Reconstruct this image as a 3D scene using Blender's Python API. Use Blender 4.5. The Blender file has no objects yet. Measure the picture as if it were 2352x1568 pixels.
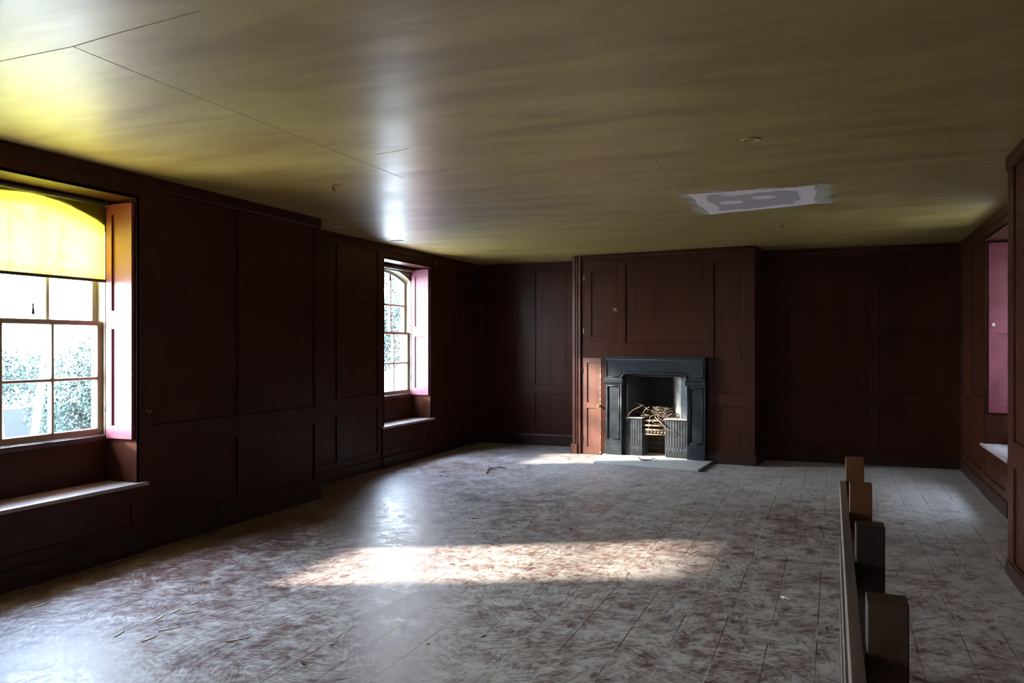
import bpy, bmesh, math, random
from mathutils import Matrix, Vector
C = bpy.context.scene.collection
rnd = random.Random(7)

# ------------------------------------------------------------------ node helpers
class NT:
    def __init__(s, name):
        s.m = bpy.data.materials.new(name); s.m.use_nodes = True
        s.t = s.m.node_tree; s.t.nodes.clear()
        s.out = s.n('ShaderNodeOutputMaterial')
        s._tc = None
    def n(s, typ, **kw):
        nd = s.t.nodes.new(typ)
        for k, v in kw.items(): setattr(nd, k, v)
        return nd
    def l(s, a, b): s.t.links.new(a, b)
    def set(s, inp, v):
        if isinstance(v, bpy.types.NodeSocket): s.l(v, inp)
        elif isinstance(v, (tuple, list)) and len(v) == 3 and inp.type == 'RGBA': inp.default_value = (*v, 1)
        else: inp.default_value = v
    def obj(s):
        if s._tc is None: s._tc = s.n('ShaderNodeTexCoord').outputs['Object']
        return s._tc
    def map(s, vec, scale=(1,1,1), loc=(0,0,0), rot=(0,0,0)):
        nd = s.n('ShaderNodeMapping'); s.l(vec, nd.inputs[0])
        s.set(nd.inputs['Scale'], scale); s.set(nd.inputs['Location'], loc); s.set(nd.inputs['Rotation'], rot)
        return nd.outputs[0]
    def noise(s, vec, scale=5, detail=4, rough=0.55, dist=0):
        nd = s.n('ShaderNodeTexNoise'); s.l(vec, nd.inputs['Vector'])
        nd.inputs['Scale'].default_value = scale; nd.inputs['Detail'].default_value = detail
        nd.inputs['Roughness'].default_value = rough; nd.inputs['Distortion'].default_value = dist
        return nd.outputs['Fac']
    def ma(s, op, a, b=0.0, c=0.0, clamp=False):
        nd = s.n('ShaderNodeMath', operation=op, use_clamp=clamp)
        for i, v in enumerate((a, b, c)): s.set(nd.inputs[i], v)
        return nd.outputs[0]
    def mr(s, v, a, b, c=0.0, d=1.0, smooth=False):
        nd = s.n('ShaderNodeMapRange', clamp=True)
        if smooth: nd.interpolation_type = 'SMOOTHSTEP'
        s.set(nd.inputs['Value'], v)
        for k, x in zip(('From Min','From Max','To Min','To Max'), (a,b,c,d)): s.set(nd.inputs[k], x)
        return nd.outputs['Result']
    def mix(s, f, a, b, bt='MIX'):
        nd = s.n('ShaderNodeMix', data_type='RGBA', blend_type=bt)
        s.set(nd.inputs[0], f); s.set(nd.inputs[6], a); s.set(nd.inputs[7], b)
        return nd.outputs[2]
    def sep(s, vec):
        nd = s.n('ShaderNodeSeparateXYZ'); s.l(vec, nd.inputs[0]); return nd.outputs
    def comb(s, x, y, z):
        nd = s.n('ShaderNodeCombineXYZ')
        for i, v in enumerate((x, y, z)): s.set(nd.inputs[i], v)
        return nd.outputs[0]
    def bump(s, h, strength=0.3, dist=0.01, normal=None):
        nd = s.n('ShaderNodeBump'); s.set(nd.inputs['Height'], h)
        nd.inputs['Strength'].default_value = strength; nd.inputs['Distance'].default_value = dist
        if normal: s.l(normal, nd.inputs['Normal'])
        return nd.outputs[0]
    def bsdf(s, col, rough=0.5, normal=None, metal=0.0, spec=0.5, coat=0.0, coat_rough=0.2):
        nd = s.n('ShaderNodeBsdfPrincipled')
        s.set(nd.inputs['Base Color'], col); s.set(nd.inputs['Roughness'], rough)
        s.set(nd.inputs['Metallic'], metal); s.set(nd.inputs['Specular IOR Level'], spec)
        s.set(nd.inputs['Coat Weight'], coat); s.set(nd.inputs['Coat Roughness'], coat_rough)
        if normal: s.l(normal, nd.inputs['Normal'])
        s.l(nd.outputs[0], s.out.inputs[0]); return nd

def m_wood(name, a, b, rough=0.42, axis=2, chips=0.0, spec=0.5, chipcol=(0.6,0.52,0.42)):
    t = NT(name); o = t.obj()
    sc = [9, 9, 9]; sc[axis] = 0.8
    g = t.noise(t.map(o, tuple(sc)), 1.5, 6, 0.6, 0.4)
    sc2 = [70, 70, 70]; sc2[axis] = 3
    g2 = t.noise(t.map(o, tuple(sc2)), 1, 3, 0.6)
    blot = t.noise(o, 1.7, 5, 0.6)
    f = t.mr(t.ma('ADD', t.ma('MULTIPLY', g, 0.55), t.ma('MULTIPLY', blot, 0.45)), 0.35, 0.68)
    col = t.mix(f, a, b)
    col = t.mix(t.mr(g2, 0.55, 0.75, 0, 0.35), col, tuple(x*0.6 for x in a))
    scuff = t.noise(o, 14, 6, 0.7)
    col = t.mix(t.mr(scuff, 0.66, 0.8, 0, 0.25), col, tuple(min(1, x*1.9+0.03) for x in b))
    if chips > 0:
        ch = t.noise(o, 34, 5, 0.7)
        col = t.mix(t.mr(ch, 0.79-chips, 0.81-chips), col, chipcol)
    r = t.mr(scuff, 0.3, 0.7, rough-0.06, rough+0.1)
    n = t.bump(t.ma('ADD', g2, t.ma('MULTIPLY', blot, 1.5)), 0.12, 0.004)
    t.bsdf(col, r, n, spec=spec); return t.m

def m_plain(name, col, rough=0.5, metal=0.0, var=0.25, scale=8, bump=0.0, spec=0.5):
    t = NT(name); o = t.obj()
    f = t.noise(o, scale, 5, 0.6)
    c = t.mix(t.mr(f, 0.3, 0.7), tuple(x*(1-var) for x in col), tuple(min(1, x*(1+var)) for x in col))
    n = t.bump(t.noise(o, scale*6, 4, 0.6), bump, 0.004) if bump else None
    t.bsdf(c, t.mr(f, 0.3, 0.7, rough-0.05, rough+0.07), n, metal, spec); return t.m

def m_floor():
    t = NT('floorboards'); o = t.obj(); x, y, z = t.sep(o)
    wob = t.noise(t.comb(x, 0.0, 0.0), 1.9, 1, 0.5)
    xw = t.ma('ADD', x, t.ma('MULTIPLY', wob, 0.16))
    br = t.n('ShaderNodeTexBrick'); br.offset = 0.37; br.offset_frequency = 2
    t.l(t.comb(y, xw, 0.0), br.inputs['Vector'])
    br.inputs['Scale'].default_value = 1
    br.inputs['Color1'].default_value = (0, 0, 0, 1); br.inputs['Color2'].default_value = (1, 1, 1, 1)
    br.inputs['Mortar'].default_value = (0.5, 0.5, 0.5, 1)
    br.inputs['Mortar Size'].default_value = 0.0026; br.inputs['Mortar Smooth'].default_value = 0.3
    br.inputs['Brick Width'].default_value = 8.3; br.inputs['Row Height'].default_value = 0.222
    seam = br.outputs['Fac']; tint = br.outputs['Color']
    grain = t.noise(t.map(o, (45, 1.6, 1)), 1, 5, 0.65, 0.3)
    paint = t.mix(t.mr(grain, 0.35, 0.7), (0.075, 0.032, 0.026), (0.165, 0.082, 0.066))
    paint = t.mix(t.ma('MULTIPLY', tint, 0.35), paint, (0.12, 0.05, 0.04))
    # dust, scuffed away by shoes in short strokes of every direction
    vo = t.n('ShaderNodeTexVoronoi'); t.l(t.map(o, (1, 1, 1)), vo.inputs['Vector']); vo.inputs['Scale'].default_value = 4.2
    dis = t.n('ShaderNodeMix', data_type='VECTOR'); 
    ang = t.ma('MULTIPLY', t.sep(vo.outputs['Color'])[0], 6.28)
    rot = t.n('ShaderNodeVectorRotate', rotation_type='Z_AXIS'); t.l(o, rot.inputs['Vector']); t.l(ang, rot.inputs['Angle'])
    st = t.noise(t.map(rot.outputs[0], (58, 9, 1)), 1, 4, 0.7, 0.6)
    rot2 = t.n('ShaderNodeVectorRotate', rotation_type='Z_AXIS'); t.l(o, rot2.inputs['Vector']); rot2.inputs['Angle'].default_value = 0.9
    st2 = t.noise(t.map(rot2.outputs[0], (30, 6, 1)), 1, 4, 0.7, 1.2)
    big = t.noise(o, 0.8, 4, 0.6, 0.5)
    med = t.noise(o, 4.5, 6, 0.65, 0.6)
    fine = t.noise(o, 30, 8, 0.78)
    mot = t.noise(o, 11, 9, 0.8, 0.4)
    cl = t.ma('ADD', t.ma('ADD', t.ma('MULTIPLY', st, 0.30), t.ma('MULTIPLY', st2, 0.16)),
              t.ma('ADD', t.ma('ADD', t.ma('MULTIPLY', big, 0.13), t.ma('MULTIPLY', mot, 0.38)), t.ma('ADD', t.ma('MULTIPLY', med, 0.20), t.ma('MULTIPLY', fine, 0.22))))
    # dust lies undisturbed near the right-hand wall and in the far corner
    quiet = t.ma('ADD', t.mr(x, 0.1, 1.0, 0, 0.03, True),
                 t.ma('MULTIPLY', t.mr(y, 6.5, 10.2, 0, 1, True), 0.045))
    quiet = t.ma('SUBTRACT', quiet, t.ma('MULTIPLY', t.mr(x, -4.3, -2.7, 1, 0, True), 0.05))
    dust = t.mr(t.ma('ADD', cl, quiet), 0.624, 0.750)
    dcol = t.mix(t.mr(med, 0.35, 0.65), (0.42, 0.382, 0.345), (0.52, 0.48, 0.435))
    dcol = t.mix(t.mr(fine, 0.3, 0.7), dcol, (0.43, 0.395, 0.36), 'MIX')
    col = t.mix(t.ma('MULTIPLY', dust, 0.93), paint, dcol)
    # dark smears where damp soles turned
    vo2 = t.n('ShaderNodeTexVoronoi'); t.l(t.map(o, (2.3, 1.5, 1), (0.3, 0.1, 0), (0, 0, 0.5)), vo2.inputs['Vector']); vo2.inputs['Scale'].default_value = 1.0
    vr = t.sep(vo2.outputs['Color'])
    sm = t.ma('MULTIPLY', t.mr(vr[0], 0.6, 0.66), t.mr(t.ma('ADD', vo2.outputs['Distance'], t.ma('MULTIPLY', t.noise(o, 25, 4, 0.7), 0.2)), 0.17, 0.24, 1, 0))
    sm = t.ma('MULTIPLY', sm, t.mr(st, 0.4, 0.6))
    col = t.mix(t.ma('MULTIPLY', sm, 0.75), col, (0.055, 0.022, 0.018))
    # seams: dark gaps, in places packed with pale dust
    sc = t.mix(t.mr(t.noise(o, 1.1, 3, 0.6), 0.5, 0.56), (0.02, 0.014, 0.012), (0.42, 0.40, 0.37))
    seam = t.ma('MULTIPLY', seam, t.mr(t.noise(o, 2.3, 4, 0.7), 0.36, 0.6, 0.4, 1.0))
    col = t.mix(seam, col, sc)
    r = t.mr(dust, 0.0, 1.0, 0.34, 0.58)
    h = t.ma('SUBTRACT', t.ma('ADD', t.ma('MULTIPLY', cl, 0.5), t.ma('MULTIPLY', grain, 0.25)), t.ma('MULTIPLY', seam, 1.2))
    cup = t.ma('MULTIPLY', t.noise(t.comb(xw, t.ma('MULTIPLY', y, 0.25), 0.0), 6, 2), 0.8)
    n = t.bump(h, 0.28, 0.004, t.bump(cup, 0.22, 0.012))
    t.bsdf(col, r, n, spec=0.55); return t.m

def m_ceiling():
    t = NT('smoke_stained_gloss_paint'); o = t.obj()
    st = t.noise(t.map(o, (0.55, 2.6, 1)), 1.5, 5, 0.6, 0.5)
    bl = t.noise(o, 0.7, 4, 0.6, 0.4)
    fl = t.noise(t.map(o, (0.9, 3.6, 1), rot=(0, 0, 0.12)), 1.2, 3, 0.5, 0.4)
    col = t.mix(t.mr(st, 0.35, 0.65), (0.30, 0.208, 0.050), (0.39, 0.292, 0.085))
    col = t.mix(t.mr(fl, 0.45, 0.75, 0, 0.8), col, (0.20, 0.105, 0.015))
    col = t.mix(t.mr(bl, 0.5, 0.7, 0, 0.4), col, (0.265, 0.165, 0.040))
    h = t.ma('ADD', t.ma('MULTIPLY', t.noise(t.map(o, (0.7, 2.0, 1)), 1.6, 1, 0.5), 1.0), t.ma('MULTIPLY', t.noise(o, 55, 3, 0.6), 0.02))
    n = t.bump(h, 0.16, 0.010)
    nd = t.bsdf(col, 0.62, n, spec=0.5, coat=0.55, coat_rough=t.mr(t.noise(o, 2.5, 4, 0.6), 0.3, 0.7, 0.29, 0.36)); t.l(n, nd.inputs['Coat Normal']); return t.m

def m_glass():
    t = NT('window_glass')
    tr = t.n('ShaderNodeBsdfTransparent'); tr.inputs[0].default_value = (0.97, 0.98, 0.98, 1)
    gl = t.n('ShaderNodeBsdfGlossy'); gl.inputs['Roughness'].default_value = 0.02
    fr = t.n('ShaderNodeFresnel'); fr.inputs[0].default_value = 1.35
    ge = t.n('ShaderNodeNewGeometry'); fac = t.ma('MULTIPLY', fr.outputs[0], t.ma('SUBTRACT', 1.0, ge.outputs['Backfacing']))
    mx = t.n('ShaderNodeMixShader'); t.l(fac, mx.inputs[0]); t.l(tr.outputs[0], mx.inputs[1]); t.l(gl.outputs[0], mx.inputs[2])
    t.l(mx.outputs[0], t.out.inputs[0]); return t.m

def m_blind():
    t = NT('yellow_holland_cloth'); o = t.obj()
    w = t.noise(t.map(o, (40, 2, 300)), 1, 3, 0.6); w2 = t.noise(t.map(o, (40, 300, 2)), 1, 3, 0.6)
    f = t.ma('ADD', t.ma('MULTIPLY', w, 0.5), t.ma('MULTIPLY', w2, 0.5))
    col = t.mix(t.mr(f, 0.4, 0.6), (0.50, 0.41, 0.014), (0.58, 0.49, 0.028))
    df = t.n('ShaderNodeBsdfDiffuse'); tl = t.n('ShaderNodeBsdfTranslucent')
    t.l(col, df.inputs[0]); t.l(t.mix(0.5, col, (0.58, 0.50, 0.048)), tl.inputs[0])
    mx = t.n('ShaderNodeMixShader'); mx.inputs[0].default_value = 0.6
    t.l(df.outputs[0], mx.inputs[1]); t.l(tl.outputs[0], mx.inputs[2])
    # loose weave: a little of the view passes straight between the threads
    tp = t.n('ShaderNodeBsdfTransparent'); tp.inputs[0].default_value = (1.0, 0.88, 0.42, 1)
    m2 = t.n('ShaderNodeMixShader'); t.l(t.mr(f, 0.35, 0.65, 0.004, 0.010), m2.inputs[0])
    t.l(mx.outputs[0], m2.inputs[1]); t.l(tp.outputs[0], m2.inputs[2])
    t.l(m2.outputs[0], t.out.inputs[0]); return t.m

def m_brick(name, c1, c2, mortar, bw=0.225, rh=0.075, rot=(0, 0, 0), rough=0.85):
    t = NT(name); o = t.obj()
    br = t.n('ShaderNodeTexBrick'); t.l(t.map(o, rot=rot), br.inputs['Vector'])
    br.inputs['Scale'].default_value = 1
    br.inputs['Color1'].default_value = (*c1, 1); br.inputs['Color2'].default_value = (*c2, 1); br.inputs['Mortar'].default_value = (*mortar, 1)
    br.inputs['Mortar Size'].default_value = 0.008; br.inputs['Brick Width'].default_value = bw; br.inputs['Row Height'].default_value = rh
    col = t.mix(t.mr(t.noise(o, 9, 5), 0.4, 0.7, 0, 0.5), br.outputs['Color'], tuple(x*0.6 for x in c1))
    t.bsdf(col, rough, t.bump(t.ma('SUBTRACT', 1.0, br.outputs['Fac']), 0.5, 0.006)); return t.m

M = {}
BR1, BR2 = (0.031, 0.0088, 0.0042), (0.064, 0.0180, 0.0086)
M['wood'] = m_wood('brown_gloss_paint', BR1, BR2, 0.36, spec=0.13)
M['wood_h'] = m_wood('brown_gloss_paint_horizontal', BR1, BR2, 0.36, axis=1, spec=0.13)
M['mould'] = m_wood('sunlit_worn_moulding_paint', (0.07, 0.025, 0.015), (0.125, 0.047, 0.03), 0.38, chips=0.01, chipcol=(0.2, 0.14, 0.1), spec=0.3)  # wall paint lightened for sunlight on the pilaster; the chips are wear
M['door'] = m_wood('sunlit_worn_door_paint', (0.10, 0.036, 0.021), (0.17, 0.064, 0.039), 0.40, chips=0.03, chipcol=(0.55, 0.45, 0.36))  # lighter copy of the wall paint, toned as sunlit; the chips are wear
M['skirt'] = m_wood('brown_skirting_paint', (0.024, 0.0095, 0.006), (0.045, 0.018, 0.012), 0.36, axis=1, chips=0.0, spec=0.2)
M['pink'] = m_plain('faded_red_shutter_paint', (0.17, 0.040, 0.056), 0.36, var=0.12, scale=5, bump=0.04, spec=0.35)
M['sash'] = m_plain('cream_sash_paint', (0.28, 0.245, 0.15), 0.4, var=0.15, scale=6, bump=0.05)
M['sill'] = m_wood('brown_sill_paint', (0.04, 0.017, 0.013), (0.08, 0.034, 0.026), 0.37, axis=1, chips=0.01)
M['seat_top'] = m_wood('dusty_window_lit_seat_paint', (0.22, 0.15, 0.135), (0.42, 0.36, 0.34), 0.36, axis=1, chips=0.035, chipcol=(0.5, 0.42, 0.38))  # dusty tone raised to carry window light on the seat tops
M['floor'] = m_floor(); M['ceiling'] = m_ceiling(); M['glass'] = m_glass(); M['blind'] = m_blind()
M['iron'] = m_plain('blackened_cast_iron', (0.014, 0.017, 0.021), 0.40, var=0.35, scale=11, bump=0.10, spec=0.38)
M['iron_fluted'] = m_plain('lit_cast_iron', (0.05, 0.055, 0.062), 0.42, var=0.35, scale=14, bump=0.06, spec=0.6)  # lighter copy of the black iron, coloured for its lit parts
M['rust'] = m_plain('rusty_bar_iron', (0.30, 0.20, 0.14), 0.6, var=0.35, scale=30, bump=0.2)
M['soot'] = m_plain('sooty_plate', (0.022, 0.024, 0.030), 0.55, var=0.4, scale=6, bump=0.1)
M['ash'] = m_plain('ash_and_lit_edge_plate', (0.30, 0.29, 0.26), 0.8, var=0.55, scale=7, bump=0.2)
M['firebrick'] = m_brick('sooty_fire_brick', (0.05, 0.033, 0.018), (0.035, 0.022, 0.014), (0.11, 0.075, 0.035), 0.2, 0.07, rot=(math.pi/2, 0, 0))
M['hearth'] = m_plain('dusty_hearth_stone', (0.46, 0.45, 0.42), 0.6, var=0.12, scale=6, bump=0.15)
M['edge_shade'] = m_plain('shaded_hearth_edge', (0.09, 0.095, 0.115), 0.5, var=0.25, scale=16, bump=0.3)  # dark tone painting the shade on the right end of the hearth
M['twig'] = m_wood('dry_twig_bark', (0.13, 0.09, 0.06), (0.27, 0.20, 0.145), 0.7, axis=0)
M['twig_dark'] = m_wood('dark_twig_bark', (0.05, 0.033, 0.025), (0.10, 0.065, 0.05), 0.7, axis=0)
M['post'] = m_wood('varnished_orange_timber', (0.085, 0.026, 0.005), (0.16, 0.056, 0.011), 0.42, axis=2)
M['post_dark'] = m_wood('varnished_dark_timber', (0.010, 0.004, 0.003), (0.022, 0.009, 0.006), 0.42, axis=2)  # darkest timber tone, used on one post only
M['post_brown'] = m_wood('varnished_brown_timber', (0.022, 0.0088, 0.0036), (0.045, 0.019, 0.008), 0.42, axis=2)
M['rail'] = m_wood('dusty_grey_timber', (0.075, 0.052, 0.040), (0.20, 0.155, 0.125), 0.5, axis=1)
M['plaster'] = m_plain('bare_filler', (0.76, 0.67, 0.65), 0.85, var=0.06, scale=9, bump=0.1, spec=0.2)
M['board'] = m_plain('grey_plasterboard', (0.42, 0.375, 0.385), 0.9, var=0.05, scale=6, spec=0.15)
M['thinfill'] = m_plain('thin_filler_smear', (0.40, 0.37, 0.30), 0.8, var=0.2, scale=24, bump=0.2, spec=0.2)
M['brass'] = m_plain('tarnished_brass', (0.30, 0.20, 0.09), 0.4, metal=0.8, var=0.3, scale=30)
M['steel'] = m_plain('worn_steel', (0.55, 0.52, 0.48), 0.35, metal=0.7, var=0.2, scale=40)
M['dark_metal'] = m_plain('dark_metal', (0.025, 0.022, 0.02), 0.4, metal=0.4, var=0.2)
M['roller'] = m_plain('dark_roller_cloth', (0.05, 0.045, 0.03), 0.5, var=0.2, scale=20)
M['bottom_bar'] = m_plain('dark_lath_cover', (0.055, 0.06, 0.035), 0.6, var=0.2, scale=20)
M['acorn'] = m_plain('dark_turned_wood', (0.03, 0.008, 0.03), 0.35, var=0.2)
M['cord'] = m_plain('cotton_cord', (0.45, 0.42, 0.36), 0.8)
M['white'] = m_plain('white_masonry_paint', (0.78, 0.77, 0.73), 0.8, var=0.06, scale=5, bump=0.1)
M['paint_chip'] = m_plain('cream_undercoat', (0.42, 0.37, 0.30), 0.7, var=0.15, scale=30)
M['splinter'] = m_plain('fresh_split_wood', (0.70, 0.60, 0.42), 0.7, var=0.15, scale=30)
M['leaf_dry'] = m_plain('dry_leaf', (0.05, 0.028, 0.02), 0.7, var=0.4, scale=30)
M['bark'] = m_plain('pale_tree_bark', (0.055, 0.048, 0.036), 0.9, var=0.3, scale=9, bump=0.3)
M['foliage'] = m_plain('evergreen_leaves', (0.012, 0.030, 0.020), 0.5, var=0.6, scale=3)
M['garden_brick'] = m_brick('garden_brick', (0.040, 0.040, 0.030), (0.052, 0.046, 0.036), (0.020, 0.024, 0.020), rot=(math.pi/2, 0, math.pi/2))
M['ground'] = m_plain('pale_gravel_ground', (0.50, 0.48, 0.44), 0.95, var=0.3, scale=1.5)
M['shed'] = m_plain('blue_grey_shed_boards', (0.028, 0.033, 0.040), 0.6, var=0.2, scale=3)
M['crack'] = m_plain('ceiling_joint_line', (0.20, 0.14, 0.055), 0.7, var=0.3, scale=20)

# ------------------------------------------------------------------ mesh helpers
def box(bm, x0, x1, y0, y1, z0, z1):
    v = [bm.verts.new((x, y, z)) for x in (x0, x1) for y in (y0, y1) for z in (z0, z1)]
    for f in ((0,1,3,2),(4,6,7,5),(0,4,5,1),(2,3,7,6),(0,2,6,4),(1,5,7,3)):
        bm.faces.new([v[i] for i in f])
    return v
def B(*a):
    bm = bmesh.new(); box(bm, *a); return bm
def bev(bm, w=0.004, seg=2):
    bmesh.ops.recalc_face_normals(bm, faces=bm.faces)
    bmesh.ops.bevel(bm, geom=[e for e in bm.edges if len(e.link_faces) == 2 and e.calc_face_angle(0) > 0.6], offset=w, segments=seg, affect='EDGES', profile=0.5)
    return bm
def prism(bm, pts, fn, d0, d1):
    """pts: 2D outline; fn(a, b, d) -> xyz; solid between d0 and d1."""
    a = [bm.verts.new(fn(p[0], p[1], d0)) for p in pts]; b = [bm.verts.new(fn(p[0], p[1], d1)) for p in pts]
    n = len(pts)
    bm.faces.new(a); bm.faces.new(b[::-1])
    for i in range(n): bm.faces.new((a[i], b[i], b[(i+1) % n], a[(i+1) % n]))
    return bm
def tube(bm, pts, r, n=6, cap=True):
    pts = [Vector(p) for p in pts]; rs = r if isinstance(r, (list, tuple)) else [r]*len(pts)
    rings = []; up = None
    for i, p in enumerate(pts):
        d = (pts[min(i+1, len(pts)-1)] - pts[max(i-1, 0)]).normalized()
        if up is None: up = d.orthogonal().normalized()
        up = (up - d*up.dot(d)); up = up.normalized() if up.length > 1e-6 else d.orthogonal().normalized()
        s = d.cross(up)
        rings.append([bm.verts.new(p + (up*math.cos(2*math.pi*k/n) + s*math.sin(2*math.pi*k/n))*rs[i]) for k in range(n)])
    for a, b in zip(rings, rings[1:]):
        for k in range(n):
            f = bm.faces.new((a[k], a[(k+1) % n], b[(k+1) % n], b[k])); f.smooth = True
    if cap: bm.faces.new(rings[0][::-1]); bm.faces.new(rings[-1])
    return bm
def lathe(bm, prof, origin, axis='z', n=20):
    rings = []
    for r, h in prof:
        ring = []
        for k in range(n):
            c, s = r*math.cos(2*math.pi*k/n), r*math.sin(2*math.pi*k/n)
            p = {'z': (c, s, h), 'y': (c, h, s), 'x': (h, c, s)}[axis]
            ring.append(bm.verts.new(Vector(origin) + Vector(p)))
        rings.append(ring)
    for a, b in zip(rings, rings[1:]):
        for k in range(n):
            f = bm.faces.new((a[k], a[(k+1) % n], b[(k+1) % n], b[k])); f.smooth = True
    bm.faces.new(rings[0][::-1]); bm.faces.new(rings[-1])
    return bm
SQUARE = []
def plate(bm, a0, a1, z0, z1, fn, d0, d1, holes=(), ch=0.0):
    """A slab in the (a, z) plane between depths d0 and d1 with rectangular holes, whose far edges close in by ch."""
    As = sorted({a0, a1, *[h[0] for h in holes], *[h[1] for h in holes]}); Zs = sorted({z0, z1, *[h[2] for h in holes], *[h[3] for h in holes]})
    V = {}
    def v(a, z, d):
        k = (round(a, 5), round(z, 5), round(d, 5))
        if k not in V: V[k] = bm.verts.new(fn(a, z, d))
        return V[k]
    def quad(*p):
        q = [v(*x) for x in p]
        if len(set(q)) == 4:
            try: bm.faces.new(q)
            except ValueError: pass
    inside = lambda a, z: any(h[0] < a < h[1] and h[2] < z < h[3] for h in holes)
    for i in range(len(As)-1):
        for j in range(len(Zs)-1):
            if inside((As[i]+As[i+1])/2, (Zs[j]+Zs[j+1])/2): continue
            p = [(As[i], Zs[j]), (As[i+1], Zs[j]), (As[i+1], Zs[j+1]), (As[i], Zs[j+1])]
            quad(*[(a, z, d0) for a, z in p])
            if ch == 0: quad(*[(a, z, d1) for a, z in p[::-1]])
    def ring(h, c, flip):
        p = [(h[0], h[2]), (h[1], h[2]), (h[1], h[3]), (h[0], h[3])]
        s = [(h[0]+c, h[2]+c), (h[1]-c, h[2]+c), (h[1]-c, h[3]-c), (h[0]+c, h[3]-c)]
        for k in range(4):
            n = (k+1) % 4
            quad((*p[k], d0), (*p[n], d0), (*s[n], d1), (*s[k], d1))
    for h in holes: ring(h, 0.0 if h in SQUARE else ch, 0)
    ring((a0, a1, z0, z1), 0, 1)
    return bm

IDENT = Matrix.Identity(4)
# the chimney breast stands a little askew: its own frame (u along the front, y into the wall, z up)
BRA = (-3.24, 10.22)
BREAST = Matrix.Translation((BRA[0], BRA[1], 0)) @ Matrix.Rotation(math.atan2(-0.11462, 0.99341), 4, 'Z')
OFF = {}
def link(name, bm, mat):
    bmesh.ops.recalc_face_normals(bm, faces=bm.faces)
    me = bpy.data.meshes.new(name); bm.to_mesh(me); bm.free()
    for m in (mat if isinstance(mat, (list, tuple)) else [mat]): me.materials.append(M[m])
    o = bpy.data.objects.new(name, me); C.objects.link(o); return o
def tag(o, label=None, cat=None, group=None, kind=None):
    for k, v in (('label', label), ('category', cat), ('group', group), ('kind', kind)):
        if v: o[k] = v
    return o
def root(name, base, label, cat, frame=IDENT, group=None):
    o = bpy.data.objects.new(name, None); C.objects.link(o); o.empty_display_size = 0.1
    o.matrix_world = frame @ Matrix.Translation(base); OFF[o.name] = Vector(base)
    return tag(o, label, cat, group)
def part(name, bm, mat, parent, label=None):
    off = OFF[parent.name]
    bmesh.ops.translate(bm, verts=bm.verts, vec=-off)
    o = link(name, bm, mat); o.parent = parent; OFF[o.name] = off
    if label: o['label'] = label
    return o
def top(name, bm, mat, label, cat, frame=IDENT, group=None):
    xs = [v.co for v in bm.verts]
    base = Vector(((min(p.x for p in xs)+max(p.x for p in xs))/2, (min(p.y for p in xs)+max(p.y for p in xs))/2, min(p.z for p in xs)))
    bmesh.ops.translate(bm, verts=bm.verts, vec=-base)
    o = link(name, bm, mat); o.matrix_world = frame @ Matrix.Translation(base); OFF[o.name] = base
    return tag(o, label, cat, group)
def struct(name, bm, mat, parent=None, label=None, frame=IDENT):
    if parent is not None: o = part(name, bm, mat, parent)
    else:
        o = link(name, bm, mat); o.matrix_world = frame; OFF[o.name] = Vector((0, 0, 0))
    o['kind'] = 'structure'
    if label: o['label'] = label
    return o

# ------------------------------------------------------------------ the shell
ZC = 2.645
LX, LR = -4.515, -4.93          # left wall: main face, recessed face
RX, RR = 1.025, 1.36            # right wall: main face, recessed face
YL, YR = 6.31, 5.90             # where the two walls step back
YB1, YB2 = 10.86, 10.56         # back wall left and right of the chimney breast
YN = -3.2                       # wall behind the camera
PD = 0.014                      # panel depth

struct('floor', B(-5.0, 1.5, YN-0.1, 11.0, -0.12, 0), 'floor', label='bare painted floorboards under scuffed grey dust')
ceil = struct('ceiling', B(-5.6, 1.95, YN-0.3, 11.2, ZC, ZC+0.12), 'ceiling', label='glossy smoke-stained olive ceiling')

def panelled(name, fn, a0, a1, panels, openings, slab, label, slabfn=None, mats=('wood', 'wood'), frame=IDENT, z0=0.0, z1=ZC+0.03, extra=()):
    """Masonry slab + joinery frame with sunk panels. fn(a, z, d): d grows into the wall."""
    bm = bmesh.new(); plate(bm, a0, a1, z0-0.05, z1, fn, PD+0.004, slab, [(h[0]-0.055, h[1]+0.055, h[2], 2.60) for h in openings])
    w = struct(name, bm, mats[0], label=label, frame=frame)
    bm = bmesh.new()
    plate(bm, a0, a1, z0, ZC, fn, 0, PD+0.004, list(panels)+list(openings)+list(extra), 0.003)
    struct('panelling_frame', bm, mats[0], w)
    for p in panels:
        bm = bmesh.new(); plate(bm, p[0]+0.003, p[1]-0.003, p[2]+0.003, p[3]-0.003, fn, PD, PD+0.006)
        struct('panel', bm, mats[1], w)
    return w
fL  = lambda a, z, d: (LX-d, a, z)
fLR = lambda a, z, d: (LR-d, a, z)
fR  = lambda a, z, d: (RX+d, a, z)
fRR = lambda a, z, d: (RR+d, a, z)
fB1 = lambda a, z, d: (a, YB1+d, z)
fB2 = lambda a, z, d: (a, YB2+d, z)
fN  = lambda a, z, d: (a, YN-d, z)
fBr = lambda a, z, d: (a, d, z)

OZ0, OZ1 = 0.47, 2.475
W1 = (3.01, 4.17); W2 = (8.15, 9.31); W3 = (7.78, 8.935); W0 = (-2.15, -0.99)
SQUARE += [(w[0], w[1], OZ0, OZ1) for w in (W1, W2, W3, W0)]
W1 = (3.01, 4.17); W2 = (8.15, 9.31); W3 = (7.78, 8.935); W0 = (-2.15, -0.99)
op = lambda w: (w[0], w[1], OZ0, OZ1)
UP = (0.875, 2.552); LO = (0.195, 0.71)
def pan(a, b, rows): return [(a, b, *r) for r in rows]

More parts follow.
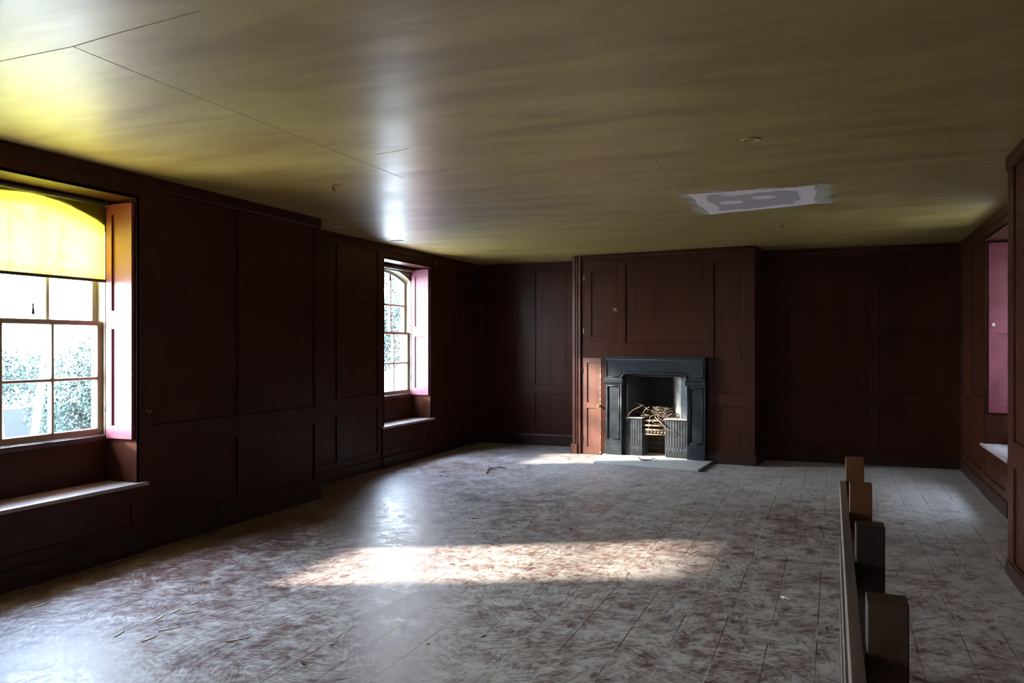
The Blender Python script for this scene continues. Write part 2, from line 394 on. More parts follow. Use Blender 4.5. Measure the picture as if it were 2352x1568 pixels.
left = panelled('wall_left', fL, YN, YL,
    pan(4.30, 5.19, [UP, LO]) + pan(5.295, 6.225, [UP, LO]) + pan(-0.80, 0.35, [UP, LO]) + pan(0.455, 1.6, [UP, LO]) + pan(1.7, 2.85, [UP, LO]),
    [op(W1), op(W0)], 0.45, 'dark brown panelled wall on the left between the two windows')
leftr = panelled('wall_left_recess', fLR, YL, YB1+0.2,
    pan(6.42, 7.19, [UP, LO]) + pan(7.275, 8.015, [UP, LO]) + pan(9.44, 10.10, [UP, (0.225, 0.715)]) + pan(10.205, 10.80, [UP, (0.225, 0.715)]),
    [op(W2)], 0.45, 'dark brown panelled wall around the far left window')
UPB = (0.872, 2.535); LOB = (0.215, 0.735)
b1 = panelled('wall_back_left', fB1, LR-0.3, -3.0,
    pan(-4.82, -4.115, [UPB, LOB]) + pan(-4.035, -3.31, [UPB, LOB]), [], 0.25, 'dark panelled back wall left of the fireplace')
bm = bmesh.new()
for a, z0, z1 in ((-3.572, *UPB), (-3.55, *LOB), (-3.812, *UPB), (-3.815, *LOB)):   # board joints in the wide panel
    box(bm, a-0.004, a+0.004, YB1+PD-0.004, YB1+PD+0.002, z0+0.006, z1-0.006)
struct('board_joint', bm, 'wood', b1)
b2 = panelled('wall_back_right', fB2, -1.05, RR+0.3,
    pan(-0.795, 0.387, [(0.865, 2.508), (0.178, 0.72)]) + pan(0.497, 1.30, [(0.865, 1.55), (1.64, 2.508), (0.178, 0.72)]), [], 0.25, 'dark panelled back wall right of the fireplace')
rr = panelled('wall_right_recess', fRR, YR, YB2+0.2,
    pan(9.04, 9.72, [(0.935, 2.52)]) + pan(9.83, 10.50, [(0.86, 2.52)]) + pan(9.04, 10.50, [(0.20, 0.715)]) + pan(6.05, 6.8, [UP, LO]) + pan(6.9, 7.66, [UP, LO]),
    [op(W3)], 0.45, 'brown panelled wall around the right window')
rw = panelled('wall_right', fR, YN, YR,
    pan(4.62, 5.73, [(0.85, 2.552), (0.10, 0.692)]) + pan(3.4, 4.5, [(0.85, 2.552), (0.10, 0.692)]) + pan(2.1, 3.28, [(0.85, 2.552), (0.10, 0.692)]) + pan(0.8, 2.0, [(0.85, 2.552), (0.10, 0.692)]),
    [], 0.6, 'brown panelled wall at the right edge')
# behind the camera: a plain panelled wall with one more window opening on the yard
wn = panelled('wall_rear', fN, -5.0, 1.6, pan(-4.3, -3.3, [UP, LO]) + pan(-0.2, 0.8, [UP, LO]), [], 0.3, None)

# chimney breast, in its own frame; the front has the fireplace opening, two cupboards and four sunk panels
L_BR = 2.355
fire_op = (0.70, 1.57, 0.0, 1.06)
br_panels = [(0.725, 1.766, 1.472, 2.505), (1.868, 2.235, 0.852, 2.48), (1.858, 2.227, 0.187, 0.70)]
SQUARE += [fire_op, (0.148, 0.621, 1.478, 2.565), (0.122, 0.387, 0.004, 1.281)]
up_door = (0.148, 0.621, 1.478, 2.565); lo_door = (0.122, 0.387, 0.004, 1.281)
bm = bmesh.new()
plate(bm, 0.0, L_BR, -0.05, ZC+0.03, fBr, PD+0.004, 0.85, [(fire_op[0]-0.0, fire_op[1]+0.0, -0.05, fire_op[3])])
breast = struct('wall_fireplace', bm, 'wood', label='brown panelled chimney breast around the fireplace', frame=BREAST)
bm = bmesh.new()
plate(bm, 0.0, L_BR, 0, ZC, fBr, 0, PD+0.004, br_panels+[fire_op, up_door, lo_door], 0.009)
struct('panelling_frame', bm, 'wood', breast)
for p in br_panels:
    bm = bmesh.new(); plate(bm, p[0]+0.003, p[1]-0.003, p[2]+0.003, p[3]-0.003, fBr, PD, PD+0.006); struct('panel', bm, 'wood', breast)
bm = bmesh.new()                                             # moulded pilaster on the left arris
box(bm, -0.012, 0.102, -0.016, 0.0, 0.0, ZC); box(bm, -0.012, 0.03, -0.032, -0.016, 0.0, ZC); box(bm, 0.075, 0.102, -0.026, -0.016, 0.0, ZC)
tube(bm, [(0.052, -0.017, 0.0), (0.052, -0.017, ZC)], 0.012, 8)
struct('corner_moulding', bev(bm, 0.003), 'mould', breast, label='worn upright moulding in sunlit red brown on the corner')
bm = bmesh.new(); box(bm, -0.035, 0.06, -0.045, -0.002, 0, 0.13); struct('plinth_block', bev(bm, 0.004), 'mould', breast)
# right return of the breast: two sunk panels
fRet = lambda a, z, d: (L_BR-d, a, z)
bm = bmesh.new(); plate(bm, 0.0, 0.62, 0, ZC, lambda a, z, d: (L_BR+0.014-d, a, z), 0, 0.014, [(0.10, 0.56, 0.87, 2.5), (0.10, 0.56, 0.2, 0.7)], 0.004)
struct('return_panelling', bm, 'wood', breast)

# skirtings and cornices
def skirting(name, fn, a0, a1, h=0.145, t=0.016, frame=IDENT):
    bm = bmesh.new()
    prism(bm, [(-t, 0), (-t, h-0.03), (-t*0.55, h-0.012), (-t*0.5, h), (0.004, h), (0.004, 0)], lambda d, z, a: fn(a, z, d), a0, a1)
    return struct(name, bm, 'skirt', frame=frame)
skirting('baseboard_left', fL, 4.245, YL)
skirting('baseboard_left.001', fL, YN, 2.93)
skirting('baseboard_left_recess', fLR, YL, 8.085); skirting('baseboard_left_recess.001', fLR, 9.375, YB1)
skirting('baseboard_back_left', fB1, LR, -3.2, 0.17); skirting('baseboard_back_right', fB2, -0.9, RR, 0.10)
skirting('baseboard_right_recess', fRR, YR, 7.71, 0.13); skirting('baseboard_right_recess.001', fRR, 9.0, YB2, 0.13); skirting('baseboard_right', fR, YN, YR, 0.085)
skirting('baseboard_fireplace', fBr, 1.795, L_BR+0.03, 0.138, 0.03, BREAST)
skirting('baseboard_fireplace_return', lambda a, z, d: (L_BR+0.014-d, a, z), -0.03, 0.6, 0.138, 0.022, BREAST)
def cornice(name, fn, a0, a1, h=0.09, t=0.012, frame=IDENT):
    bm = bmesh.new()
    prism(bm, [(-t, ZC), (-t, ZC-h+0.014), (-t*0.4, ZC-h), (0.003, ZC-h), (0.003, ZC)], lambda d, z, a: fn(a, z, d), a0, a1)
    return struct(name, bm, 'wood_h', frame=frame)
cornice('trim_1', fL, YN, YL); cornice('trim_2', fLR, YL, YB1); cornice('trim_3', fB1, LR, -3.2, 0.07); cornice('trim_4', fB2, -0.9, RR, 0.06)
cornice('trim_5', fRR, YR, YB2); cornice('trim_6', fR, YN, YR); cornice('trim_7', fBr, -0.02, L_BR+0.02, 0.05, 0.016, BREAST)

# ------------------------------------------------------------------ windows
SILL_D, SASH_D = 0.275, 0.31
ARCH_S, ARCH_C = 2.285, 2.425
def window(n, fn, w, label):
    y0, y1 = w; ym = (y0+y1)/2; hw = (y1-y0)/2
    arc = lambda a, c=ARCH_C, s=ARCH_S: s+(c-s)*(1-((a-ym)/hw)**2)
    fz = lambda a, z, d: fn(a, z, d)
    # box frame with the arched head
    bm = bmesh.new()
    for a0, a1 in ((y0-0.06, y0+0.014), (y1-0.014, y1+0.06)):
        prism(bm, [(a0, 0.80), (a1, 0.80), (a1, 2.62), (a0, 2.62)], fz, 0.285, 0.42)
    N = 14
    for k in range(N):
        a0 = y0+0.014+(y1-y0-0.028)*k/N; a1 = y0+0.014+(y1-y0-0.028)*(k+1)/N
        prism(bm, [(a0, arc(a0)), (a1, arc(a1)), (a1, 2.62), (a0, 2.62)], fz, 0.29, 0.43)
    win = struct('window_%d' % n, bm, 'sash', label=label)
    # sill and stone outside
    bm = bmesh.new(); prism(bm, [(y0-0.0, 0.775), (y1+0.0, 0.775), (y1, 0.812), (y0, 0.812)], fz, 0.268, 0.44)
    struct('window_sill', bev(bm, 0.006), 'sill', win)
    bm = bmesh.new(); prism(bm, [(y0-0.05, 0.70), (y1+0.05, 0.70), (y1+0.05, 0.80), (y0-0.05, 0.80)], fz, 0.43, 0.50)
    struct('stone_sill', bm, 'white', win)
    # masonry reveal outside the frame
    bm = bmesh.new()
    for a0, a1 in ((y0-0.09, y0-0.045), (y1+0.045, y1+0.09)): prism(bm, [(a0, 0.79), (a1, 0.79), (a1, 2.6), (a0, 2.6)], fz, 0.415, 0.475)
    for k in range(N):
        a0 = y0-0.045+(y1-y0+0.09)*k/N; a1 = y0-0.045+(y1-y0+0.09)*(k+1)/N
        prism(bm, [(a0, arc(a0)+0.01), (a1, arc(a1)+0.01), (a1, 2.6), (a0, 2.6)], fz, 0.43, 0.475)
    struct('outer_reveal', bm, 'white', win)
    # soffit and brown cheek boards under the shutters
    bm = bmesh.new(); prism(bm, [(y0-0.01, 2.470), (y1+0.01, 2.470), (y1+0.01, 2.49), (y0-0.01, 2.49)], fz, 0.0, 0.30)
    for a0, a1 in ((y0-0.02, y0+0.002), (y1-0.002, y1+0.02)): prism(bm, [(a0, 0.47), (a1, 0.47), (a1, 2.475), (a0, 2.475)], fz, 0.0, 0.29)
    struct('reveal_lining', bm, 'wood', win)
    s0, s1 = y0+0.016, y1-0.016; pw = (s1-s0-0.08-2*0.022)/3
    cols = [(s0+0.04+k*(pw+0.022), s0+0.04+k*(pw+0.022)+pw) for k in range(3)]
    # lower sash
    bm = bmesh.new(); rows = [(0.862, 1.204), (1.226, 1.585)]
    plate(bm, s0, s1, 0.815, 1.615, fz, SASH_D, SASH_D+0.042, [(c[0], c[1], r[0], r[1]) for c in cols for r in rows])
    low = struct('lower_sash', bev(bm, 0.007, 2), 'sash', win)
    for c in cols:
        for r in rows:
            bm = bmesh.new(); prism(bm, [(c[0]-0.004, r[0]-0.004), (c[1]+0.004, r[0]-0.004), (c[1]+0.004, r[1]+0.004), (c[0]-0.004, r[1]+0.004)], fz, SASH_D+0.022, SASH_D+0.025)
            struct('pane', bm, 'glass', low)
    # upper sash with the arched head
    bm = bmesh.new(); d0, d1 = SASH_D+0.05, SASH_D+0.092
    ztop = lambda a: arc(a)-0.012
    zg = lambda a: arc(a)-0.052
    prism(bm, [(s0, 1.59), (s1, 1.59), (s1, 1.622), (s0, 1.622)], fz, d0, d1)
    prism(bm, [(s0+0.03, 1.952), (s1-0.03, 1.952), (s1-0.03, 1.974), (s0+0.03, 1.974)], fz, d0+0.002, d1-0.002)
    for a0, a1 in ((s0, s0+0.04), (s1-0.04, s1), (cols[0][1], cols[1][0]), (cols[1][1], cols[2][0])):
        prism(bm, [(a0, 1.60), (a1, 1.60), (a1, zg(a1)+0.01), (a0, zg(a0)+0.01)], fz, d0+0.001, d1-0.001)
    for k in range(N):
        a0 = s0+(s1-s0)*k/N; a1 = s0+(s1-s0)*(k+1)/N
        prism(bm, [(a0, zg(a0)), (a1, zg(a1)), (a1, ztop(a1)), (a0, ztop(a0))], fz, d0, d1)
    upr = struct('upper_sash', bm, 'sash', win)
    for c in cols:
        bm = bmesh.new(); prism(bm, [(c[0]-0.004, 1.618), (c[1]+0.004, 1.618), (c[1]+0.004, 1.956), (c[0]-0.004, 1.956)], fz, d0+0.022, d0+0.025)
        struct('pane', bm, 'glass', upr)
        bm = bmesh.new(); pts = [(c[0]-0.004, 1.970), (c[1]+0.004, 1.970)]+[(c[1]-(c[1]-c[0])*k/6, zg(c[1]-(c[1]-c[0])*k/6)+0.006) for k in range(7)]
        prism(bm, pts, fz, d0+0.022, d0+0.025); struct('pane', bm, 'glass', upr)
    return win
window(1, fL, W1, 'cream sash window at the left edge with the yellow blind')
window(2, fLR, W2, 'narrow cream sash window in the far left recess')
window(3, fRR, W3, 'sash window hidden in the right-hand recess')
window(4, fL, W0, None)  # unseen window added behind the camera for more ambient light

def window_seat(fn, w, label, side=1, depth=SILL_D):
    y0, y1 = w; base = fn((y0+y1)/2, 0, 0.1)
    r = root('window_seat', base, label, 'window seat')
    bm = bmesh.new(); prism(bm, [(y0-0.075, 0.463), (y1+0.075, 0.463), (y1+0.075, 0.489), (y0-0.075, 0.489)], fn, -0.035, 0.0)
    prism(bm, [(y0+0.003, 0.463), (y1-0.003, 0.463), (y1-0.003, 0.489), (y0+0.003, 0.489)], fn, 0.0, depth+0.01)
    part('seat_board', bev(bm, 0.005, 2), 'seat_top', r, 'seat board toned pale for dust and window light')
    bm = bmesh.new(); plate(bm, y0-0.055, y1+0.055, 0.0, 0.463, fn, -0.016, 0.0, [(y0+0.06, y1-0.055, 0.205, 0.37)], 0.004)
    part('front_panel', bm, 'wood_h', r)
    bm = bmesh.new(); plate(bm, y0+0.06, y1-0.055, 0.205, 0.37, fn, -0.004, 0.0); part('panel', bm, 'wood_h', r)
    bm = bmesh.new(); prism(bm, [(-0.028, 0), (-0.028, 0.12), (-0.020, 0.135), (-0.016, 0.135), (-0.016, 0)], lambda d, z, a: fn(a, z, d), y0-0.065, y1+0.065)
    part('skirting_board', bm, 'skirt', r)
    bm = bmesh.new(); prism(bm, [(y0+0.003, 0.489), (y1-0.003, 0.489), (y1-0.003, 0.775), (y0+0.003, 0.775)], fn, depth-0.006, depth+0.012)
    part('back_board', bm, 'wood_h', r)
    return r
window_seat(fL, W1, 'brown built-in window seat under the window with the yellow blind')
window_seat(fLR, W2, 'brown window seat with pale top toned for dust and window light under the far left window')
window_seat(fRR, W3, 'brown window seat in the right wall beneath the pink shutter')
for o in [o for o in bpy.data.objects if o.name.startswith('window_seat') and 'right wall' in o.get('label', '')]:
    for ch in o.children:
        if ch.name.startswith('seat_board'): ch['label'] = 'seat board catching bluish light'

def shutter(fn, yj, label, d0=0.018, d1=0.268, sg=-1, knob=False, knob_d=0.06):
    """Leaf folded back on the far jamb; fs(a, z, t): a = depth from the room face, t grows away from the jamb into the opening."""
    fs = lambda a, z, t: fn(yj+sg*t, z, a)
    r = root('shutter', fn(yj, 0.79, 0.14), label, 'window shutter')
    st = 0.052
    holes = [(d0+st+0.006, d1-st, 0.882, 1.562), (d0+st+0.006, d1-st, 1.69, 2.365)]
    bm = bmesh.new(); plate(bm, d0, d1, 0.793, 2.44, fs, 0.030, 0.004, holes, 0.003)
    part('leaf_frame', bm, 'pink', r)
    for h in holes:
        bm = bmesh.new(); plate(bm, *h, fs, 0.016, 0.006); part('panel', bm, 'pink', r)
    for z in (0.98, 2.25):
        bm = bmesh.new(); tube(bm, [fs(d1+0.006, z, 0.028), fs(d1+0.006, z+0.08, 0.028)], 0.006, 8); part('hinge', bm, 'dark_metal', r)
    if knob:
        bm = bmesh.new(); lathe(bm, [(0.006, 0.0), (0.006, -0.02), (0.016, -0.026), (0.017, -0.034), (0.010, -0.042)], fs(knob_d, 1.645, 0.03), 'y', 14)
        part('knob', bm, 'steel', r, 'small worn metal knob')
    return r
shutter(fL, W1[1], 'tall pink panelled shutter right of the yellow blind', d1=0.258)
shutter(fLR, W2[1], 'narrow pink panelled shutter folded beside the far left window', d1=0.268)
shutter(fRR, W3[1], 'magenta pink shutter with a metal knob in the right wall', d0=0.03, knob=True, knob_d=0.062)

# yellow blind, drawn half down
bl = root('roller_blind', (LX-0.27, 3.59, 2.45), 'bright yellow roller blind drawn down over the left window', 'roller blind')
bm = bmesh.new(); y0, y1 = W1[0]+0.012, W1[1]-0.012
lathe(bm, [(0.018, 0), (0.020, 0.004), (0.020, y1-y0-0.028), (0.018, y1-y0-0.024)], (LX-0.266, y0, 2.448), 'y', 16); part('roller', bm, 'roller', bl, 'dark roller tube')
bm = bmesh.new(); n = 16
def fab(k, j, t):
    a = y0+0.004+(y1-y0-0.008)*k/n; z = 2.445-(2.445-1.908)*j/8
    return (LX-0.286-t+0.0015*math.sin(k*1.7+j), a, z)
vv = [[[bm.verts.new(fab(k, j, t)) for j in range(9)] for k in range(n+1)] for t in (0, 0.0012)]
for k in range(n):
    for j in range(8): bm.faces.new((vv[0][k][j], vv[0][k+1][j], vv[0][k+1][j+1], vv[0][k][j+1])).smooth = True
for v in [v for row in vv[1] for v in row]: bm.verts.remove(v)
part('blind_cloth', bm, 'blind', bl, 'translucent yellow cloth')
bm = bmesh.new(); box(bm, LX-0.287, LX-0.275, y0+0.002, y1-0.002, 1.892, 1.914); part('bottom_bar', bev(bm, 0.003), 'bottom_bar', bl, 'dark bottom lath')
bm = bmesh.new(); tube(bm, [(LX-0.274, 3.598, 1.895), (LX-0.274, 3.598, 1.80), (LX-0.274, 3.598, 1.715)], 0.0012, 5); cord = part('pull_cord', bm, 'cord', bl, 'thin pull cord')
bm = bmesh.new(); lathe(bm, [(0.002, 0.072), (0.006, 0.068), (0.007, 0.06), (0.004, 0.052), (0.006, 0.045), (0.010, 0.015), (0.010, 0.005), (0.006, 0)], (LX-0.274, 3.598, 1.648), 'z', 12)
part('acorn_pull', bm, 'acorn', cord, 'dark turned cord pull')
for yy in (W1[0]+0.008, W1[1]-0.034):
    bm = bmesh.new(); box(bm, LX-0.284, LX-0.246, yy-0.002, yy+0.003, 2.425, 2.47); part('bracket', bm, 'steel', bl)
# the other blind, rolled right up
b2_ = root('roller_blind', (LR-0.26, 8.73, 2.45), 'dark rolled-up blind at the head of the far left window', 'roller blind')
y0, y1 = W2[0]+0.012, W2[1]-0.012
bm = bmesh.new(); lathe(bm, [(0.026, 0), (0.029, 0.004), (0.029, y1-y0-0.004), (0.026, y1-y0)], (LR-0.252, y0, 2.438), 'y', 16); part('roller', bm, 'roller', b2_)
bm = bmesh.new(); box(bm, LR-0.287, LR-0.279, y0+0.004, y1-0.004, 2.398, 2.42); part('bottom_bar', bm, 'bottom_bar', b2_)
bm = bmesh.new(); tube(bm, [(LR-0.28, 8.75, 2.405), (LR-0.28, 8.75, 2.345)], 0.0012, 5); cord = part('pull_cord', bm, 'cord', b2_)
bm = bmesh.new(); lathe(bm, [(0.002, 0.085), (0.007, 0.078), (0.008, 0.068), (0.004, 0.060), (0.007, 0.05), (0.012, 0.018), (0.011, 0.005), (0.006, 0)], (LR-0.28, 8.75, 2.262), 'z', 12); part('acorn_pull', bm, 'acorn', cord)

# ------------------------------------------------------------------ cupboards of the chimney breast
def cupboard_door(label, rect, panels, mat, hinges, knob, chips=None):
    r = root('cupboard_door', ((rect[0]+rect[1])/2, 0.0, rect[2]), label, 'cupboard door', BREAST)
    e = 0.002
    bm = bmesh.new(); plate(bm, rect[0]+e, rect[1]-e, rect[2]+e, rect[3]-e, fBr, -0.002, PD, panels, 0.007); part('door_frame', bm, mat, r)
    for p in panels:
        bm = bmesh.new(); plate(bm, p[0]+0.002, p[1]-0.002, p[2]+0.002, p[3]-0.002, fBr, 0.010, 0.015); part('panel', bm, mat, r)
    for z0, z1, col in hinges:
        bm = bmesh.new(); tube(bm, [(rect[0]-0.001, -0.006, z0), (rect[0]-0.001, -0.006, z1)], 0.007, 8)
        box(bm, rect[0]-0.014, rect[0]+0.012, -0.004, 0.002, z0+0.004, z1-0.004); part('hinge', bm, col, r)
    bm = bmesh.new(); u, z = knob
    lathe(bm, [(0.020, 0.0), (0.020, -0.003), (0.006, -0.005), (0.006, -0.02), (0.015, -0.026), (0.017, -0.034), (0.010, -0.043)], (u, -0.002, z), 'y', 14)
    box(bm, u-0.04, u+0.02, -0.004, -0.001, z-0.022, z+0.022); part('knob', bm, 'brass', r, 'tarnished brass knob and latch plate')
    if chips:
        bm = bmesh.new()
        zs = [rect[2]+0.02+(rect[3]-rect[2]-0.04)*k/90 for k in range(91)]
        wd = [0.0008+(rnd.random()**4)*0.012*(1 if rnd.random() < 0.6 else 0.2) for _ in zs]; c = [rect[1]-0.006+rnd.uniform(-0.003, 0.003) for _ in zs]
        prism(bm, [(c[k]-wd[k], zs[k]) for k in range(91)]+[(min(rect[1]-0.001, c[k]+wd[k]*0.7), zs[k]) for k in range(90, -1, -1)], fBr, -0.0032, -0.0015)
        part('chipped_edge', bm, 'paint_chip', r, 'flaked paint showing cream along the edge')
    return r
cupboard_door('dark upper cupboard door above the left of the fireplace', up_door, [(0.247, 0.533, 1.558, 2.42)], 'wood', [(2.30, 2.39, 'brass'), (1.60, 1.68, 'brass')], (0.605, 1.913))
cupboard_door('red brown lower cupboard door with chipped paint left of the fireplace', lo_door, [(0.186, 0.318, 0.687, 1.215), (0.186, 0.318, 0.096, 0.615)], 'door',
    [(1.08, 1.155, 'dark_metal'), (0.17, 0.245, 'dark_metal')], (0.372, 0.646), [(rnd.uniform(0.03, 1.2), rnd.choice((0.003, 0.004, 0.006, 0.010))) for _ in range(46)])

# ------------------------------------------------------------------ cast iron surround
sr = root('fireplace_surround', (1.13, -0.04, 0.03), 'black cast iron fireplace surround with panelled jambs', 'fireplace surround', BREAST)
SU0, SU1 = 0.479, 1.788
def bead(bm, pts, r=0.007, closed=False):
    if closed: pts = pts+[pts[0], pts[1]]
    return tube(bm, pts, r, 6)
def rect_pts(u0, u1, z0, z1, y): return [(u0, y, z0), (u1, y, z0), (u1, y, z1), (u0, y, z1)]
for (a0, a1) in ((SU0, 0.702), (1.568, SU1)):
    bm = bmesh.new(); plate(bm, a0, a1, 0.205, 0.945, fBr, -0.07, 0.0, [(a0+0.026, a1-0.034, 0.228, 0.918)], 0.004)
    jm = part('jamb', bm, 'iron', sr)
    bm = bmesh.new(); plate(bm, a0+0.026, a1-0.034, 0.228, 0.918, fBr, -0.060, -0.05); part('jamb_panel', bm, 'iron', jm)
    bm = bmesh.new()
    p = rect_pts(a0+0.026, a1-0.034, 0.228, 0.918, -0.071)
    for i in range(4): bead(bm, [p[i], p[(i+1) % 4]], 0.006)
    tube(bm, [(a1-0.004 if a0 < 1 else a0+0.004, -0.068, 0.205), (a1-0.004 if a0 < 1 else a0+0.004, -0.068, 0.945)], 0.012, 8)
    part('jamb_moulding', bm, 'iron', jm)
    bm = bmesh.new(); box(bm, a0-0.006, a1+0.004, -0.082, 0, 0.03, 0.206); part('plinth', bev(bm, 0.005), 'iron', sr)
    bm = bmesh.new()
    prism(bm, [(0.0, 0.940), (-0.078, 0.940), (-0.085, 0.952), (-0.098, 0.958), (-0.106, 0.972), (-0.106, 0.990), (-0.094, 1.0), (-0.084, 1.004), (-0.080, 1.016), (0, 1.016)], lambda y, z, u: (u, y, z), a0-0.012, a1+0.022 if a0 < 1 else a1+0.008)
    if a0 > 1:
        bm.free(); bm = bmesh.new()
        prism(bm, [(0.0, 0.940), (-0.078, 0.940), (-0.085, 0.952), (-0.098, 0.958), (-0.106, 0.972), (-0.106, 0.990), (-0.094, 1.0), (-0.084, 1.004), (-0.080, 1.016), (0, 1.016)], lambda y, z, u: (u, y, z), a0-0.022, a1+0.008)
    part('capital', bm, 'iron', sr)
# lintel with a shouldered arch
arch = []
for k in range(7):
    t = math.pi/2*k/6; arch.append((0.705+0.085*(1-math.cos(t)), 1.000+0.085*math.sin(t)))
arch_r = [(2*1.135-a, z) for a, z in arch][::-1]
AR = [(0.702, 1.014)]+[(a, max(z, 1.014)) for a, z in arch[1:]]+arch_r[:-1]+[(1.568, 1.014)]
AR = [(a, max(z, 1.014)) for a, z in AR]
outline = [(SU0, 1.014), (SU0, 1.290), (SU1, 1.290), (SU1, 1.014)]+AR[::-1]
bm = bmesh.new()
top_z = 1.290
N = len(AR)
cols_ = [(SU0, 1.014), (AR[0][0], 1.014)]
prism(bm, [(SU0, 1.014), (0.705, 1.014), (0.705, top_z), (SU0, top_z)], lambda u, z, y: (u, y, z), -0.08, 0)
prism(bm, [(1.565, 1.014), (SU1, 1.014), (SU1, top_z), (1.565, top_z)], lambda u, z, y: (u, y, z), -0.08, 0)
xs = [0.705+(1.565-0.705)*k/28 for k in range(29)]
def az(u):
    d = min(u-0.705, 1.565-u); R = 0.085
    return 1.014+0.071*(math.sqrt(max(0, 1-(1-min(d, R)/R)**2)))
for a, b in zip(xs, xs[1:]): prism(bm, [(a, az(a)), (b, az(b)), (b, top_z), (a, top_z)], lambda u, z, y: (u, y, z), -0.08, 0)
bmesh.ops.remove_doubles(bm, verts=bm.verts, dist=1e-5)
lin = part('lintel', bm, 'iron', sr)
bm = bmesh.new(); fine = [0.705+(1.565-0.705)*(0.5-0.5*math.cos(math.pi*k/40)) for k in range(41)]
tube(bm, [(u, -0.080, az(u)+0.004) for u in fine], 0.013, 8); part('arch_bead', bm, 'iron', lin)
bm = bmesh.new()
tube(bm, [(SU0+0.022, -0.081, 1.036), (SU0+0.022, -0.081, 1.262), (SU1-0.022, -0.081, 1.262), (SU1-0.022, -0.081, 1.036)], 0.007, 6)
tube(bm, [(SU0+0.022, -0.081, 1.036), (0.665, -0.081, 1.036)], 0.006, 6); tube(bm, [(1.605, -0.081, 1.036), (SU1-0.022, -0.081, 1.036)], 0.006, 6)
tube(bm, [(u+(-0.04 if u < 1.135 else 0.04)*(1 if az(u) < 1.07 else 0.3), -0.081, az(u)+0.028) for u in fine], 0.005, 6)
part('border_moulding', bm, 'iron', lin)
bm = bmesh.new(); box(bm, SU0-0.006, SU1+0.006, -0.09, 0, 1.282, 1.30); part('top_edge', bev(bm, 0.004), 'iron', lin)

# ------------------------------------------------------------------ hob grate inside
gr = root('hob_grate', (1.10, 0.15, 0.03), 'cast iron hob grate with two fluted cheeks and rusty bars', 'fire grate', BREAST)
HZ = 0.035
for i, (a0, a1) in enumerate(((0.742, 0.962), (1.262, 1.562))):
    bm = bmesh.new(); box(bm, a0, a1, -0.012, 0.30, HZ, 0.505)
    n = 13 if i == 0 else 17; w = (a1-a0)/n
    hob = part('hob_cheek', bm, 'iron_fluted', gr)
    bm = bmesh.new()
    for k in range(n):
        u = a0+w*(k+0.5)
        if k % 2 == 0:
            tube(bm, [(u, -0.013, HZ+0.004), (u, -0.013, 0.502)], w*0.36, 6, False)
        else:
            tube(bm, [(u, -0.013, HZ+0.004), (u, -0.013, 0.175)], w*0.34, 6, True)
            tube(bm, [(u-w*0.3, -0.012, 0.175), (u-w*0.3, -0.012, 0.502)], w*0.10, 4, False)
            for q in range(22):
                z = 0.186+q*0.0145; s = 0.0048
                c = [bm.verts.new((u+s*dx*1.3, -0.013+s*dy*1.5, z+s*dz)) for dx, dy, dz in ((1,0,0),(-1,0,0),(0,1,0),(0,-1,0),(0,0,1),(0,0,-1))]
                for f in ((0,3,4),(3,1,4),(1,2,4),(2,0,4),(3,0,5),(1,3,5),(2,1,5),(0,2,5)): bm.faces.new([c[j] for j in f])
    part('fluting', bm, 'iron_fluted', hob)
    bm = bmesh.new(); box(bm, a0-0.012, a1+0.006, -0.032, 0.30, 0.505, 0.519); part('hob_plate', bev(bm, 0.004), 'ash', hob, 'pale ledge dusted with ash')
for z, r in ((0.481, 0.010), (0.420, 0.012), (0.365, 0.012), (0.306, 0.008)):
    bm = bmesh.new(); tube(bm, [(0.958, 0.018, z), (1.268, 0.018, z)], r, 10); part('fire_bar', bm, 'rust', gr)
for k in range(7):
    bm = bmesh.new(); u = 0.985+k*0.045
    lathe(bm, [(0.004, -0.02), (0.013, -0.014), (0.017, 0.0), (0.017, 0.12), (0.013, 0.16), (0.004, 0.17)], (u, 0.03, 0.334), 'y', 10); part('grate_finger', bm, 'rust', gr)
bm = bmesh.new(); box(bm, 0.705, 0.744, 0.005, 0.28, HZ, 1.04); part('side_strip', bm, 'soot', gr)
# fire back, splayed cheeks and the pit
def slab(pts, z0, z1, t=0.012):
    bm = bmesh.new(); (ax, ay), (bx, by) = pts
    d = Vector((bx-ax, by-ay)).normalized(); nrm = Vector((-d.y, d.x))*t
    prism(bm, [(ax, ay), (bx, by), (bx+nrm.x, by+nrm.y), (ax+nrm.x, ay+nrm.y)], lambda a, b, z: (a, b, z), z0, z1); return bm
part('left_cheek_plate', slab(((0.748, 0.03), (0.925, 0.42)), 0.519, 1.05), 'soot', gr)
bm = bmesh.new(); box(bm, 0.738, 0.750, 0.008, 0.034, 0.53, 0.93); part('cheek_edge', bm, 'ash', gr, 'plate edge painted pale as if lit')  # pale strip puts the light on the plate edge into its colour
part('right_cheek_plate', slab(((1.235, 0.42), (1.425, 0.125)), 0.519, 1.05), 'ash', gr, 'cheek plate streaked with pale ash')
part('right_front_plate', slab(((1.425, 0.125), (1.565, 0.03)), 0.519, 1.05), 'iron_fluted', gr)
bm = bmesh.new(); box(bm, 0.705, 1.565, 0.43, 0.50, HZ, 1.055); part('fire_back', bm, 'soot', gr)
bm = bmesh.new(); box(bm, 0.96, 1.265, 0.27, 0.30, HZ, 0.325); part('pit_back', bm, 'firebrick', gr, 'sooty brick at the back of the ash pit')
bm = bmesh.new(); box(bm, 0.705, 1.565, 0.02, 0.43, 1.045, 1.057); part('throat_plate', bm, 'soot', gr)
bm = bmesh.new(); box(bm, 0.96, 1.265, 0.20, 0.42, 0.325, 0.34); part('grate_base', bm, 'rust', gr)

